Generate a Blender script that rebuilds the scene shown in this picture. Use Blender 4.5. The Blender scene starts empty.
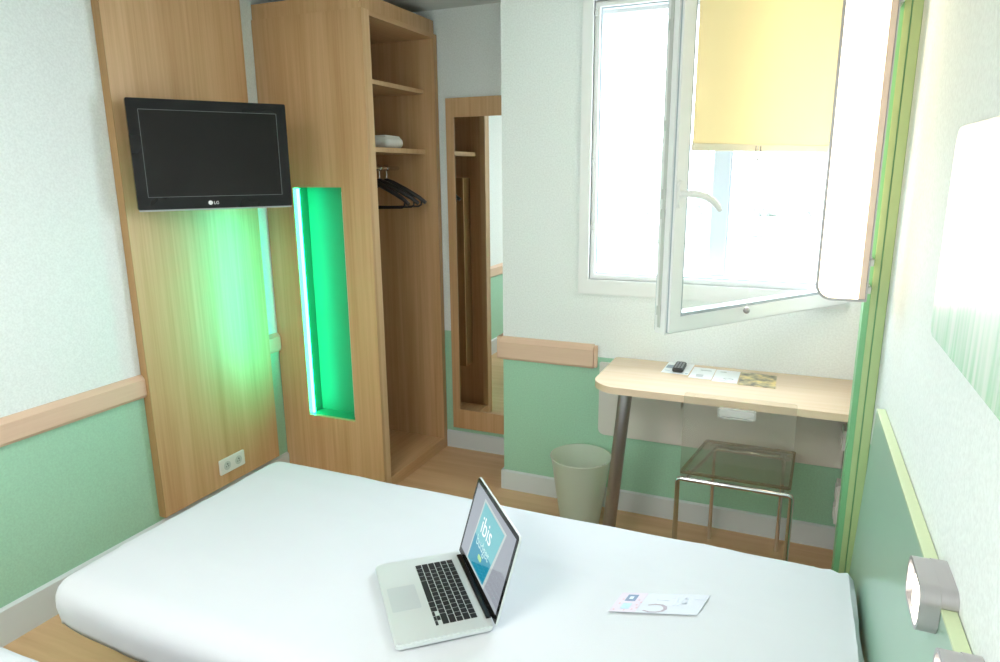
import bpy, bmesh, math, random
from mathutils import Vector, Matrix, noise
random.seed(4)
PI = math.pi
C = bpy.context.scene.collection
S = bpy.context.scene

# ------------------------------------------------------------------ camera
cd = bpy.data.cameras.new('camera'); cam = bpy.data.objects.new('camera', cd); C.objects.link(cam)
RT = ((0.9181597, 0.3961146, -0.0087131), (0.0819724, -0.2114285, -0.9739500), (-0.3876380, 0.8935274, -0.2265956))  # rows: right, down, forward
r, d, f = (Vector(v) for v in RT)
M = Matrix((r, -d, -f)).transposed().to_4x4()
M.translation = (0, 0, 1.57)
cam.matrix_world = M
cd.sensor_width = 36; cd.lens = 24.436; cd.clip_start = 0.02; cd.clip_end = 500
S.camera = cam

# ------------------------------------------------------------------ world, added fill light, exposure
w = bpy.data.worlds.new('sky'); S.world = w; w.use_nodes = True
bg = w.node_tree.nodes['Background']
bg.inputs[0].default_value = (0.83, 0.93, 1.0, 1); bg.inputs[1].default_value = 7.0
S.view_settings.view_transform = 'Standard'; S.view_settings.look = 'None'
S.view_settings.gamma = 1; S.view_settings.use_curve_mapping = False
S.view_settings.exposure = 1.0

def area(name, loc, rot, sx, sy, power, col, portal=False):
    l = bpy.data.lights.new(name, 'AREA'); l.shape = 'RECTANGLE'; l.size = sx; l.size_y = sy
    l.energy = power; l.color = col
    if portal: l.cycles.is_portal = True
    o = bpy.data.objects.new(name, l); o.location = loc; o.rotation_euler = rot; C.objects.link(o)
    return o
area('window_portal', (-0.32, 3.19, 1.68), (-PI/2, 0, 0), 1.05, 1.2, 1, (1, 1, 1), True)
# added soft fill light, unseen behind the photographer (its housing is built further down)
area('rear_fill_light', (-1.0, -0.45, 2.33), (0, 0, 0), 0.9, 0.9, 24, (1.0, 0.96, 0.90))

# ------------------------------------------------------------------ materials
def newmat(name):
    m = bpy.data.materials.new(name); m.use_nodes = True
    return m, m.node_tree, m.node_tree.nodes['Principled BSDF']
def mat(name, col, rough=0.5, metal=0.0, bump=0.0, bscale=120.0, var=0.0, vscale=6.0, spec=0.5, coat=0.0, emit=None, estr=0):
    m, t, p = newmat(name)
    p.inputs['Base Color'].default_value = (*col, 1); p.inputs['Roughness'].default_value = rough
    p.inputs['Metallic'].default_value = metal; p.inputs['Specular IOR Level'].default_value = spec
    p.inputs['Coat Weight'].default_value = coat
    tc = t.nodes.new('ShaderNodeTexCoord')
    if bump:
        n = t.nodes.new('ShaderNodeTexNoise'); n.inputs['Scale'].default_value = bscale; n.inputs['Detail'].default_value = 3
        t.links.new(tc.outputs['Object'], n.inputs['Vector'])
        b = t.nodes.new('ShaderNodeBump'); b.inputs['Strength'].default_value = bump; b.inputs['Distance'].default_value = 0.002
        t.links.new(n.outputs['Fac'], b.inputs['Height']); t.links.new(b.outputs[0], p.inputs['Normal'])
    n2 = t.nodes.new('ShaderNodeTexNoise'); n2.inputs['Scale'].default_value = vscale
    t.links.new(tc.outputs['Object'], n2.inputs['Vector'])
    mx = t.nodes.new('ShaderNodeMixRGB'); mx.inputs[1].default_value = (*[c*(1-var) for c in col], 1)
    mx.inputs[2].default_value = (*[min(1, c*(1+var)) for c in col], 1)
    t.links.new(n2.outputs['Fac'], mx.inputs[0]); t.links.new(mx.outputs[0], p.inputs['Base Color'])
    if emit:
        p.inputs['Emission Color'].default_value = (*emit, 1); p.inputs['Emission Strength'].default_value = estr
    return m
def wood(name, c1, c2, axis='z', fine=70.0, rough=0.42, bump=0.05):
    m, t, p = newmat(name)
    tc = t.nodes.new('ShaderNodeTexCoord'); mp = t.nodes.new('ShaderNodeMapping')
    sc = {'z': (fine, fine, 1.6), 'x': (1.6, fine, fine), 'y': (fine, 1.6, fine)}[axis]
    mp.inputs['Scale'].default_value = sc
    t.links.new(tc.outputs['Object'], mp.inputs[0])
    n = t.nodes.new('ShaderNodeTexNoise'); n.inputs['Scale'].default_value = 1.0; n.inputs['Detail'].default_value = 4; n.inputs['Roughness'].default_value = 0.6
    t.links.new(mp.outputs[0], n.inputs['Vector'])
    mp2 = t.nodes.new('ShaderNodeMapping'); mp2.inputs['Scale'].default_value = tuple(0.12*s if s > 2 else 0.5 for s in sc)
    t.links.new(tc.outputs['Object'], mp2.inputs[0])
    n2 = t.nodes.new('ShaderNodeTexNoise'); n2.inputs['Scale'].default_value = 1.0; n2.inputs['Detail'].default_value = 2
    t.links.new(mp2.outputs[0], n2.inputs['Vector'])
    ad = t.nodes.new('ShaderNodeMath'); ad.operation = 'ADD'
    t.links.new(n.outputs['Fac'], ad.inputs[0]); t.links.new(n2.outputs['Fac'], ad.inputs[1])
    hf = t.nodes.new('ShaderNodeMath'); hf.operation = 'MULTIPLY'; hf.inputs[1].default_value = 0.5
    t.links.new(ad.outputs[0], hf.inputs[0])
    cr = t.nodes.new('ShaderNodeValToRGB'); cr.color_ramp.elements[0].position = 0.36; cr.color_ramp.elements[1].position = 0.64
    cr.color_ramp.elements[0].color = (*c1, 1); cr.color_ramp.elements[1].color = (*c2, 1)
    t.links.new(hf.outputs[0], cr.inputs[0]); t.links.new(cr.outputs[0], p.inputs['Base Color'])
    b = t.nodes.new('ShaderNodeBump'); b.inputs['Strength'].default_value = bump; b.inputs['Distance'].default_value = 0.001
    t.links.new(n.outputs['Fac'], b.inputs['Height']); t.links.new(b.outputs[0], p.inputs['Normal'])
    p.inputs['Roughness'].default_value = rough
    return m
def two_tone(name, up, low, z0):
    """painted wall: dado colour below z0 and pale paint above, fine orange-peel texture"""
    m, t, p = newmat(name)
    g = t.nodes.new('ShaderNodeNewGeometry'); s = t.nodes.new('ShaderNodeSeparateXYZ')
    t.links.new(g.outputs['Position'], s.inputs[0])
    gt = t.nodes.new('ShaderNodeMath'); gt.operation = 'GREATER_THAN'; gt.inputs[1].default_value = z0
    t.links.new(s.outputs['Z'], gt.inputs[0])
    n = t.nodes.new('ShaderNodeTexNoise'); n.inputs['Scale'].default_value = 140; n.inputs['Detail'].default_value = 3
    t.links.new(g.outputs['Position'], n.inputs['Vector'])
    mr = t.nodes.new('ShaderNodeMapRange'); mr.inputs[1].default_value = 0.3; mr.inputs[2].default_value = 0.7
    mr.inputs[3].default_value = 0.93; mr.inputs[4].default_value = 1.05
    t.links.new(n.outputs['Fac'], mr.inputs[0])
    mx = t.nodes.new('ShaderNodeMixRGB'); mx.inputs[1].default_value = (*low, 1); mx.inputs[2].default_value = (*up, 1)
    t.links.new(gt.outputs[0], mx.inputs[0])
    mu = t.nodes.new('ShaderNodeVectorMath'); mu.operation = 'SCALE'
    t.links.new(mx.outputs[0], mu.inputs[0]); t.links.new(mr.outputs[0], mu.inputs['Scale'])
    t.links.new(mu.outputs[0], p.inputs['Base Color'])
    b = t.nodes.new('ShaderNodeBump'); b.inputs['Strength'].default_value = 0.25; b.inputs['Distance'].default_value = 0.002
    t.links.new(n.outputs['Fac'], b.inputs['Height']); t.links.new(b.outputs[0], p.inputs['Normal'])
    p.inputs['Roughness'].default_value = 0.7; p.inputs['Specular IOR Level'].default_value = 0.25
    return m
def clear(name, tint, refl=1.0, rough=0.02, haze=0.0, hazecol=(0.9, 0.9, 0.9)):
    """thin clear or frosted sheet: transparent, fresnel reflection, some milky scatter"""
    m = bpy.data.materials.new(name); m.use_nodes = True; t = m.node_tree; t.nodes.clear()
    out = t.nodes.new('ShaderNodeOutputMaterial'); tr = t.nodes.new('ShaderNodeBsdfTransparent'); tr.inputs[0].default_value = (*tint, 1)
    gl = t.nodes.new('ShaderNodeBsdfGlossy'); gl.inputs['Roughness'].default_value = rough
    fr = t.nodes.new('ShaderNodeFresnel'); fr.inputs[0].default_value = 1.45
    ge = t.nodes.new('ShaderNodeNewGeometry'); io = t.nodes.new('ShaderNodeMapRange')   # same reflectance entering and leaving the sheet
    io.inputs[3].default_value = 1.45; io.inputs[4].default_value = 1/1.45
    t.links.new(ge.outputs['Backfacing'], io.inputs[0]); t.links.new(io.outputs[0], fr.inputs[0])
    mu = t.nodes.new('ShaderNodeMath'); mu.operation = 'MULTIPLY'; mu.inputs[1].default_value = refl
    t.links.new(fr.outputs[0], mu.inputs[0])
    mx = t.nodes.new('ShaderNodeMixShader'); t.links.new(mu.outputs[0], mx.inputs[0])
    base = tr
    if haze:
        df = t.nodes.new('ShaderNodeBsdfDiffuse'); df.inputs[0].default_value = (*hazecol, 1)
        tl = t.nodes.new('ShaderNodeBsdfTranslucent'); tl.inputs[0].default_value = (*hazecol, 1)
        m0 = t.nodes.new('ShaderNodeMixShader'); m0.inputs[0].default_value = 0.5
        t.links.new(df.outputs[0], m0.inputs[1]); t.links.new(tl.outputs[0], m0.inputs[2])
        m1 = t.nodes.new('ShaderNodeMixShader'); m1.inputs[0].default_value = haze
        t.links.new(tr.outputs[0], m1.inputs[1]); t.links.new(m0.outputs[0], m1.inputs[2]); base = m1
    t.links.new(base.outputs[0], mx.inputs[1]); t.links.new(gl.outputs[0], mx.inputs[2]); t.links.new(mx.outputs[0], out.inputs[0])
    return m
def emis(name, col, s):
    m = bpy.data.materials.new(name); m.use_nodes = True; t = m.node_tree; t.nodes.clear()
    out = t.nodes.new('ShaderNodeOutputMaterial'); e = t.nodes.new('ShaderNodeEmission')
    e.inputs[0].default_value = (*col, 1); e.inputs[1].default_value = s; t.links.new(e.outputs[0], out.inputs[0])
    return m

UP = (0.85, 0.895, 0.90); GREEN = (0.40, 0.68, 0.51)
M_wall = two_tone('wall_paint', UP, GREEN, 0.74)
M_alc = two_tone('alcove_paint', (0.85, 0.895, 0.90), GREEN, 0.70)
M_ceil = mat('ceiling_paint', (0.72, 0.76, 0.74), 0.9, var=0.02)
M_base = mat('baseboard_grey', (0.70, 0.75, 0.78), 0.5, var=0.03)
M_floor = wood('floor_laminate', (0.60, 0.35, 0.18), (0.76, 0.50, 0.29), 'x', 22.0, 0.38)
M_wood = wood('oak_veneer', (0.55, 0.315, 0.15), (0.70, 0.445, 0.245), 'z', 75.0, 0.42)
M_woodx = wood('oak_veneer_lengthwise', (0.55, 0.315, 0.15), (0.70, 0.445, 0.245), 'y', 75.0, 0.42)
M_edge = wood('oak_edge_band', (0.66, 0.42, 0.22), (0.76, 0.53, 0.31), 'z', 60.0, 0.45)
M_brown = wood('dark_panel_veneer', (0.36, 0.20, 0.08), (0.48, 0.29, 0.13), 'z', 75.0, 0.45)
M_rail = wood('rail_beech', (0.70, 0.47, 0.34), (0.78, 0.56, 0.42), 'x', 45.0, 0.45, 0.02)
M_raily = wood('rail_beech_side', (0.70, 0.47, 0.34), (0.78, 0.56, 0.42), 'y', 45.0, 0.45, 0.02)
M_desk = wood('desk_maple', (0.74, 0.55, 0.38), (0.82, 0.64, 0.47), 'x', 40.0, 0.25, 0.01)
M_white = mat('white_plastic', (0.85, 0.85, 0.84), 0.35, var=0.01)
M_frame = mat('white_window_profile', (0.86, 0.87, 0.88), 0.3, var=0.01)
M_gasket = mat('grey_rubber_gasket', (0.42, 0.47, 0.52), 0.6, var=0.03)
M_linen = mat('white_linen', (0.70, 0.73, 0.79), 0.9, bump=0.15, bscale=300, var=0.015, spec=0.2)
M_towel = mat('white_terry', (0.86, 0.86, 0.85), 1.0, bump=0.6, bscale=500, var=0.03)
M_black = mat('gloss_black_plastic', (0.008, 0.008, 0.009), 0.08, spec=0.3, var=0.1)
M_screen = mat('dark_screen', (0.010, 0.009, 0.009), 0.05, spec=0.28, var=0.1)
M_matblack = mat('matt_black_plastic', (0.03, 0.028, 0.032), 0.45, var=0.1)
M_key = mat('black_key', (0.015, 0.015, 0.02), 0.5, var=0.1)
M_alu = mat('laptop_aluminium', (0.74, 0.79, 0.81), 0.4, 0.3, var=0.01)
M_alud = mat('trackpad_glass', (0.66, 0.72, 0.76), 0.3, 0.3, var=0.01)
M_chrome = mat('chrome', (0.78, 0.78, 0.80), 0.08, 1.0, var=0.01)
M_steel = mat('brushed_steel', (0.42, 0.38, 0.38), 0.32, 0.85, var=0.05)
M_silver = mat('silver_plastic', (0.46, 0.44, 0.46), 0.3, 0.5, var=0.02)
M_silverl = mat('pale_metal', (0.62, 0.63, 0.62), 0.35, 0.3, var=0.02)
M_head = mat('headboard_green_laminate', (0.35, 0.54, 0.43), 0.28, var=0.03, vscale=3)
M_trim = mat('pale_green_edge', (0.62, 0.72, 0.46), 0.4, var=0.02)
M_post = mat('post_green', (0.22, 0.52, 0.26), 0.4, var=0.02)
M_postl = mat('post_light_green', (0.45, 0.58, 0.28), 0.4, var=0.02)
M_beige = mat('beige_panel', (0.72, 0.69, 0.62), 0.5, var=0.02)
M_modesty = mat('grey_white_laminate', (0.74, 0.72, 0.68), 0.45, var=0.02)
M_glass = clear('window_glass', (0.98, 0.99, 0.99), 1.0, 0.0)
M_acryl = clear('clear_acrylic', (0.93, 0.92, 0.88), 1.2, 0.03, 0.06, (0.85, 0.83, 0.75))
M_acrylbase = clear('smoked_acrylic_edge', (0.80, 0.73, 0.62), 1.2, 0.05, 0.22, (0.62, 0.52, 0.38))
M_frost = clear('frosted_plastic', (0.90, 0.95, 0.90), 0.6, 0.3, 0.72, (0.93, 0.96, 0.90))
M_blind = clear('yellow_blind_fabric', (0.9, 0.8, 0.5), 0.0, 0.5, 0.985, (0.95, 0.84, 0.60))
M_lampw = emis('lamp_diffuser_glow', (1.0, 0.80, 0.56), 3.4)
M_tube = emis('green_tube_glow', (0.03, 1.0, 0.55), 15.0)
M_bulb = emis('reading_lamp_glow', (1.0, 0.93, 0.75), 4.0)
M_niche = mat('niche_green_laminate', (0.03, 0.30, 0.16), 0.5, var=0.02)
M_mirror = mat('mirror_silver', (0.90, 0.92, 0.91), 0.01, 1.0, var=0.0)
M_grey = mat('dark_grey_hole', (0.16, 0.18, 0.18), 0.6, var=0.05)

# ------------------------------------------------------------------ mesh helpers
def B(x0, x1, y0, y1, z0, z1, bev=0.0, seg=2, bm=None):
    bm2 = bmesh.new()
    bmesh.ops.create_cube(bm2, size=1)
    for v in bm2.verts:
        v.co = Vector(((x0+x1)/2 + v.co.x*(x1-x0), (y0+y1)/2 + v.co.y*(y1-y0), (z0+z1)/2 + v.co.z*(z1-z0)))
    if bev: bmesh.ops.bevel(bm2, geom=bm2.edges[:], offset=bev, segments=seg, affect='EDGES', profile=0.5)
    return join(bm, bm2)
def join(bm, bm2):
    if bm is None: return bm2
    me = bpy.data.meshes.new('tmp'); bm2.to_mesh(me); bm2.free(); bm.from_mesh(me); bpy.data.meshes.remove(me)
    return bm
def prism(pts, axis, a, b, bm=None, bev=0.0):
    """closed outline pts (u,v) extruded along axis from a to b; u,v are the other two axes in x,y,z order"""
    b2 = bmesh.new()
    def P(u, v, t):
        return {'x': (t, u, v), 'y': (u, t, v), 'z': (u, v, t)}[axis]
    lo = [b2.verts.new(P(u, v, a)) for u, v in pts]; hi = [b2.verts.new(P(u, v, b)) for u, v in pts]
    b2.faces.new(lo); b2.faces.new(hi[::-1]); n = len(pts)
    for i in range(n): b2.faces.new((lo[i], hi[i], hi[(i+1) % n], lo[(i+1) % n]))
    bmesh.ops.recalc_face_normals(b2, faces=b2.faces[:])
    if bev:
        es = [e for e in b2.edges if len(e.link_faces) == 2 and e.calc_face_angle() > 0.9]
        bmesh.ops.bevel(b2, geom=es, offset=bev, segments=2, affect='EDGES')
    return join(bm, b2)
def rr(x0, x1, y0, y1, rad, n=8):
    """rounded rectangle outline; rad one number or (bottom-left, bottom-right, top-right, top-left)"""
    if not isinstance(rad, (tuple, list)): rad = (rad,)*4
    out = []
    for (cx, cy, a0, rd) in ((x0, y0, PI, rad[0]), (x1, y0, 1.5*PI, rad[1]), (x1, y1, 0, rad[2]), (x0, y1, .5*PI, rad[3])):
        if rd <= 0: out.append((cx, cy)); continue
        ox = cx + (rd if cx == x0 else -rd); oy = cy + (rd if cy == y0 else -rd)
        for i in range(n+1):
            a = a0 + PI/2*i/n; out.append((ox+rd*math.cos(a), oy+rd*math.sin(a)))
    return out
def ringprism(outer, inner, axis, a, b, bm=None):
    b2 = bmesh.new()
    def P(u, v, t): return {'x': (t, u, v), 'y': (u, t, v), 'z': (u, v, t)}[axis]
    n = len(outer)
    L = [[b2.verts.new(P(u, v, t)) for u, v in ring] for ring in (outer, inner) for t in (a, b)]
    ol, oh, il, ih = L
    for i in range(n):
        j = (i+1) % n
        b2.faces.new((ol[i], oh[i], oh[j], ol[j])); b2.faces.new((il[i], il[j], ih[j], ih[i]))
        b2.faces.new((ol[i], ol[j], il[j], il[i])); b2.faces.new((oh[i], ih[i], ih[j], oh[j]))
    bmesh.ops.recalc_face_normals(b2, faces=b2.faces[:])
    return join(bm, b2)
def tube(path, rad, n=10, bm=None, cap=True):
    b2 = bmesh.new(); path = [Vector(p) for p in path]; rings = []
    rads = rad if isinstance(rad, (list, tuple)) else [rad]*len(path)
    prev = None
    for i, p in enumerate(path):
        t = (path[min(i+1, len(path)-1)] - path[max(i-1, 0)]).normalized()
        if prev is None: a = t.orthogonal().normalized()
        else: a = (prev - t*prev.dot(t)).normalized()
        prev = a; b = t.cross(a)
        rings.append([b2.verts.new(p + (a*math.cos(2*PI*k/n) + b*math.sin(2*PI*k/n))*rads[i]) for k in range(n)])
    for i in range(len(rings)-1):
        for k in range(n): b2.faces.new((rings[i][k], rings[i][(k+1) % n], rings[i+1][(k+1) % n], rings[i+1][k]))
    if cap: b2.faces.new(rings[0][::-1]); b2.faces.new(rings[-1])
    bmesh.ops.recalc_face_normals(b2, faces=b2.faces[:])
    return join(bm, b2)
def lathe(prof, c, n=40, bm=None):
    b2 = bmesh.new(); rings = []
    for (r_, z) in prof: rings.append([b2.verts.new((c[0]+r_*math.cos(2*PI*k/n), c[1]+r_*math.sin(2*PI*k/n), c[2]+z)) for k in range(n)])
    for i in range(len(rings)-1):
        for k in range(n): b2.faces.new((rings[i][k], rings[i][(k+1) % n], rings[i+1][(k+1) % n], rings[i+1][k]))
    b2.faces.new(rings[0][::-1]); b2.faces.new(rings[-1])
    bmesh.ops.recalc_face_normals(b2, faces=b2.faces[:])
    return join(bm, b2)
def obj(name, bm, m, parent=None, smooth=False, local=False):
    """links bm as one mesh; geometry given in world space unless local"""
    if parent is not None and not local:
        root = parent
        while root.parent: root = root.parent
        bmesh.ops.translate(bm, verts=bm.verts[:], vec=-root.location)
    loc = Vector((0, 0, 0))
    if parent is None and not local:
        xs = [v.co for v in bm.verts]
        loc = Vector(((min(v.x for v in xs)+max(v.x for v in xs))/2, (min(v.y for v in xs)+max(v.y for v in xs))/2, min(v.z for v in xs)))
        bmesh.ops.translate(bm, verts=bm.verts[:], vec=-loc)
    me = bpy.data.meshes.new(name); bm.to_mesh(me); bm.free()
    for p in me.polygons: p.use_smooth = smooth
    if smooth:
        try: me.set_sharp_from_angle(angle=0.7)
        except Exception: pass
    me.materials.append(m)
    o = bpy.data.objects.new(name, me); C.objects.link(o); o.location = loc
    if parent is not None: o.parent = parent
    return o
def tag(o, label, cat, group=None, kind=None):
    if label: o['label'] = label
    if cat: o['category'] = cat
    if group: o['group'] = group
    if kind: o['kind'] = kind
    return o
def thing(name, label, cat, loc, rotz=0, group=None):
    o = bpy.data.objects.new(name, None); o.empty_display_size = 0.05; C.objects.link(o)
    o.location = loc; o.rotation_euler = (0, 0, rotz)
    return tag(o, label, cat, group)
def struct(name, bm, m, label=None, cat=None):
    o = obj(name, bm, m); o['kind'] = 'structure'
    if label: o['label'] = label
    if cat: o['category'] = cat
    return o
def text_bm(txt, size, depth=0.0004):
    """letters as a bmesh lying in local XY, left-bottom at the origin"""
    cu = bpy.data.curves.new('txt', 'FONT'); cu.body = txt; cu.size = size; cu.extrude = depth; cu.resolution_u = 4
    o = bpy.data.objects.new('txt', cu); C.objects.link(o); bpy.context.view_layer.update()
    me = bpy.data.meshes.new_from_object(o.evaluated_get(bpy.context.evaluated_depsgraph_get()))
    bm = bmesh.new(); bm.from_mesh(me); bpy.data.objects.remove(o); bpy.data.meshes.remove(me)
    return bm
def place(bm, origin, ux, uy):
    ux = Vector(ux).normalized(); uy = Vector(uy).normalized(); uz = ux.cross(uy)
    mt = Matrix((ux, uy, uz)).transposed().to_4x4(); mt.translation = Vector(origin)
    bmesh.ops.transform(bm, matrix=mt, verts=bm.verts[:]); return bm

XL, XR, YB, YA, YR, ZC = -2.395, 0.268, 2.95, 3.335, -1.3, 2.39   # left, right, window wall, alcove wall, rear, ceiling

# ------------------------------------------------------------------ the room
struct('floor', B(XL-.1, XR+.1, YR-.1, YA+.1, -.1, 0), M_floor, 'warm beech laminate floor', 'floor')
struct('ceiling', B(XL-.1, XR+.1, YR-.1, YA+.1, ZC, ZC+.1), M_ceil, 'pale grey ceiling', 'ceiling')
struct('wall_left', B(XL-.1, XL, YR-.1, YA+.1, 0, ZC), M_wall, 'white wall with green dado behind the television panel', 'wall')
struct('wall_right', B(XR, XR+.1, YR-.1, YB, 0, ZC), M_wall, 'pale textured wall behind the headboard', 'wall')
struct('wall_rear', B(XL, XR, YR-.1, YR, 0, ZC), M_wall, 'plain wall behind the photographer', 'wall')
struct('wall_alcove', B(XL, -1.263, YA, YA+.1, 0, ZC), M_alc, 'recessed wall behind the mirror', 'wall')
WX0, WX1, WZ0, WZ1 = -0.84, 0.20, 1.10, 2.26
bm = B(-1.263, WX0, YB, YB+.25, 0, ZC); B(WX1, XR+.1, YB, YB+.25, 0, ZC, bm=bm)
B(WX0, WX1, YB, YB+.25, 0, WZ0, bm=bm); B(WX0, WX1, YB, YB+.25, WZ1, ZC, bm=bm); B(-1.263, -1.163, YB+.25, YA+.1, 0, ZC, bm=bm)
struct('wall_back', bm, M_wall, 'white wall with green dado around the window', 'wall')

def base_x(x0, x1, y, zt=.102):   # board along x, face at y
    return prism([(y, 0), (y+.012, 0), (y+.012, zt), (y+.005, zt), (y, zt-.006)], 'x', x0, x1)
struct('baseboard_back', base_x(-1.275, XR-.001, YB-.0125), M_base, 'grey-white baseboard under the window', 'baseboard')
struct('baseboard_alcove', base_x(-1.786, -1.276, YA-.0125), M_base, 'grey-white baseboard below the mirror', 'baseboard')
struct('baseboard_left', prism([(XL+.0005, 0), (XL+.014, 0), (XL+.014, .125), (XL+.004, .133), (XL+.0005, .133)], 'y', YR, 2.649), M_base, 'grey baseboard along the left wall', 'baseboard')
struct('baseboard_right', B(XR-.012, XR-.0005, 2.36, YB-.014, 0, .102, .002), M_beige, 'cream baseboard beside the desk', 'baseboard')
struct('baseboard_corner', B(-1.2755, -1.2635, YB-.012, YA-.0005, 0, .102, .002), M_base)

def rail_prof(a, s):  # chunky bumper rail profile, a = wall, s = outward sign
    return [(a, .688), (a+s*.016, .692), (a+s*.024, .704), (a+s*.024, .768), (a+s*.008, .786), (a, .786)]
struct('trim_1', prism(rail_prof(XL+.0005, 1), 'y', YR, 1.846), M_raily, 'pale pinkish wooden wall rail left of the television panel', 'wall rail')
struct('trim_2', prism(rail_prof(XL+.0005, 1), 'y', 2.552, 2.648), M_raily, 'short piece of wooden wall rail between panel and wardrobe', 'wall rail')
bm = prism([(YB-.0005, .688), (YB-.018, .688), (YB-.026, .70), (YB-.026, .775), (YB-.010, .80), (YB-.0005, .80)], 'x', -1.282, -.805)
B(-.805, -.788, YB-.018, YB-.0005, .692, .796, .004, bm=bm)
B(-1.29, -1.2632, YB-.018, YB+.14, .69, .80, .004, bm=bm)
struct('trim_3', bm, M_rail, 'pale pinkish wooden wall rail left of the desk', 'wall rail')

# window: frame, glazing
wf = bpy.data.objects.new('window_1', None); C.objects.link(wf); wf.location = (-.32, YB, WZ0)
tag(wf, 'white window frame around the bright opening', 'window', kind='structure')
bm = ringprism([(-.886, 1.035), (.205, 1.035), (.205, 2.31), (-.886, 2.31)], [(WX0, WZ0), (WX1, WZ0), (WX1, WZ1), (WX0, WZ1)], 'y', YB-.012, YB+.03)
obj('casing', bm, M_frame, wf)
bm = ringprism([(WX0, WZ0), (WX1, WZ0), (WX1, WZ1), (WX0, WZ1)], [(WX0+.022, WZ0+.022), (WX1-.022, WZ0+.022), (WX1-.022, WZ1-.022), (WX0+.022, WZ1-.022)], 'y', YB+.012, YB+.075)
obj('frame', bm, M_frame, wf)
bm = ringprism([(WX0+.022, WZ0+.022), (WX1-.022, WZ0+.022), (WX1-.022, WZ1-.022), (WX0+.022, WZ1-.022)], [(WX0+.027, WZ0+.027), (WX1-.027, WZ0+.027), (WX1-.027, WZ1-.027), (WX0+.027, WZ1-.027)], 'y', YB+.03, YB+.06)
obj('gasket', bm, M_gasket, wf)
bm = B(-.345, -.275, YB+.16, YB+.22, WZ0+.001, WZ1-.001, .004); B(-.273, -.268, YB+.165, YB+.21, WZ0+.001, WZ1-.001, bm=bm)
obj('mullion', bm, mat('pale_blue_grey_metal', (.62, .70, .82), .4, var=.01), wf)
obj('sill', B(WX0, WX1, YB+.078, YB+.29, WZ0+.001, WZ0+.018, .003), M_frame, wf)
obj('shutter_box', B(WX0+.001, WX1-.001, YB+.10, YB+.24, 2.225, WZ1-.001, .004), M_silverl, wf)
bm = B(WX0+.002, WX0+.010, YB+.0005, YB+.011, 1.32, 1.345, .001); B(WX0+.002, WX0+.010, YB+.0005, YB+.011, 1.60, 1.63, .001, bm=bm); B(WX0+.002, WX0+.010, YB+.0005, YB+.011, 2.20, 2.23, .001, bm=bm)
obj('striker', bm, M_silverl, wf)

# ------------------------------------------------------------------ open window sash, hinged at the right
HX, HY = 0.188, 2.915; FX, FY = -0.371, 2.13
SW = math.hypot(HX-FX, HY-FY); SA = math.atan2(FY-HY, FX-HX)     # local +x runs from hinge to the free stile
SZ0, SZ1 = 1.068, 2.27; ST = 0.062
sa = thing('window_sash', 'white window casement swung open into the room, with a yellow blind on its glass', 'window sash', (HX, HY, SZ0), SA)
# local frame: x along sash from hinge, y to one side; room-facing side (towards camera) is +y here
h = SZ1-SZ0; th = 0.058
def sring(x0, x1, z0, z1, wd, y0, y1, bm=None):
    return ringprism([(x0, z0), (x1, z0), (x1, z1), (x0, z1)], [(x0+wd, z0+wd), (x1-wd, z0+wd), (x1-wd, z1-wd), (x0+wd, z1-wd)], 'y', y0, y1, bm)
def sl(name, bm, m, parent=sa, smooth=False): return obj(name, bm, m, parent, smooth, local=True)
bm = sring(0, SW, 0, h, .062, -.022, .022); sring(.008, SW-.008, .008, h-.008, .046, .022, .034, bm); sring(.012, SW-.012, .012, h-.012, .045, -.034, -.022, bm)
sl('sash_frame', bm, M_frame)
bm = sring(.054, SW-.054, .054, h-.054, .010, .024, .029); sring(.006, SW-.006, .006, h-.006, .004, -.030, .026, bm)
sl('gasket', bm, M_gasket)
bm = B(.055, SW-.055, -.006, .006, .055, h-.055); sl('pane', bm, M_glass)
# lock strip on the free edge
bm = B(SW-.0005, SW+.0025, -.010, .002, .02, h-.02)
for z in (.06, .36, .42, .62, .9): B(SW+.0025, SW+.007, -.012, .004, z, z+.03, .001, bm=bm)
sl('lock_strip', bm, M_silverl)
hp = prism(rr(SW-.037, SW-.009, .395, .475, .013), 'y', .034, .045, bev=.002)
hp = sl('handle_rose', hp, M_white, smooth=True)
hy = .036
bm = tube([(SW-.023, .042, .437), (SW-.023, .085, .437), (SW-.032, .094, .436), (SW-.062, .099, .430), (SW-.097, .098, .416), (SW-.127, .092, .398), (SW-.142, .088, .386)], [.011, .010, .010, .0105, .010, .009, .007], 10)
sl('handle', bm, M_white, hp, smooth=True)
# roller blind fixed on the sash: cloth, bottom bar, cord
bz = 1.652-SZ0
bm = B(.058, SW-.060, .040, .0412, bz, h-.05); bl = sl('blind_cloth', bm, M_blind)
bm = B(.056, SW-.058, .036, .048, bz-.022, bz, .003); sl('bottom_bar', bm, mat('cream_blind_bar', (.9, .82, .68), .4, var=.01), bl)
bm = tube([(.055, .052, h-.035), (SW-.055, .052, h-.035)], .024, 14); sl('blind_roller', bm, M_frame, bl, smooth=True)
xr_ = SW-.345
bm = tube([(xr_, .050, bz-.005), (xr_, .051, .06)], .0012, 6); cordo = sl('cord', bm, M_white, bl)
bm = bmesh.new(); bmesh.ops.create_uvsphere(bm, u_segments=12, v_segments=8, radius=.011)
bmesh.ops.translate(bm, verts=bm.verts[:], vec=(xr_, .051, .045)); sl('cord_ball', bm, M_steel, cordo, smooth=True)
bm = tube([(xr_-.012, .049, bz-.005), (xr_-.014, .05, bz-.035), (xr_, .05, bz-.05), (xr_+.012, .05, bz-.035), (xr_+.010, .049, bz-.005)], .0018, 6); sl('hook', bm, M_steel, bl)

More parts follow.
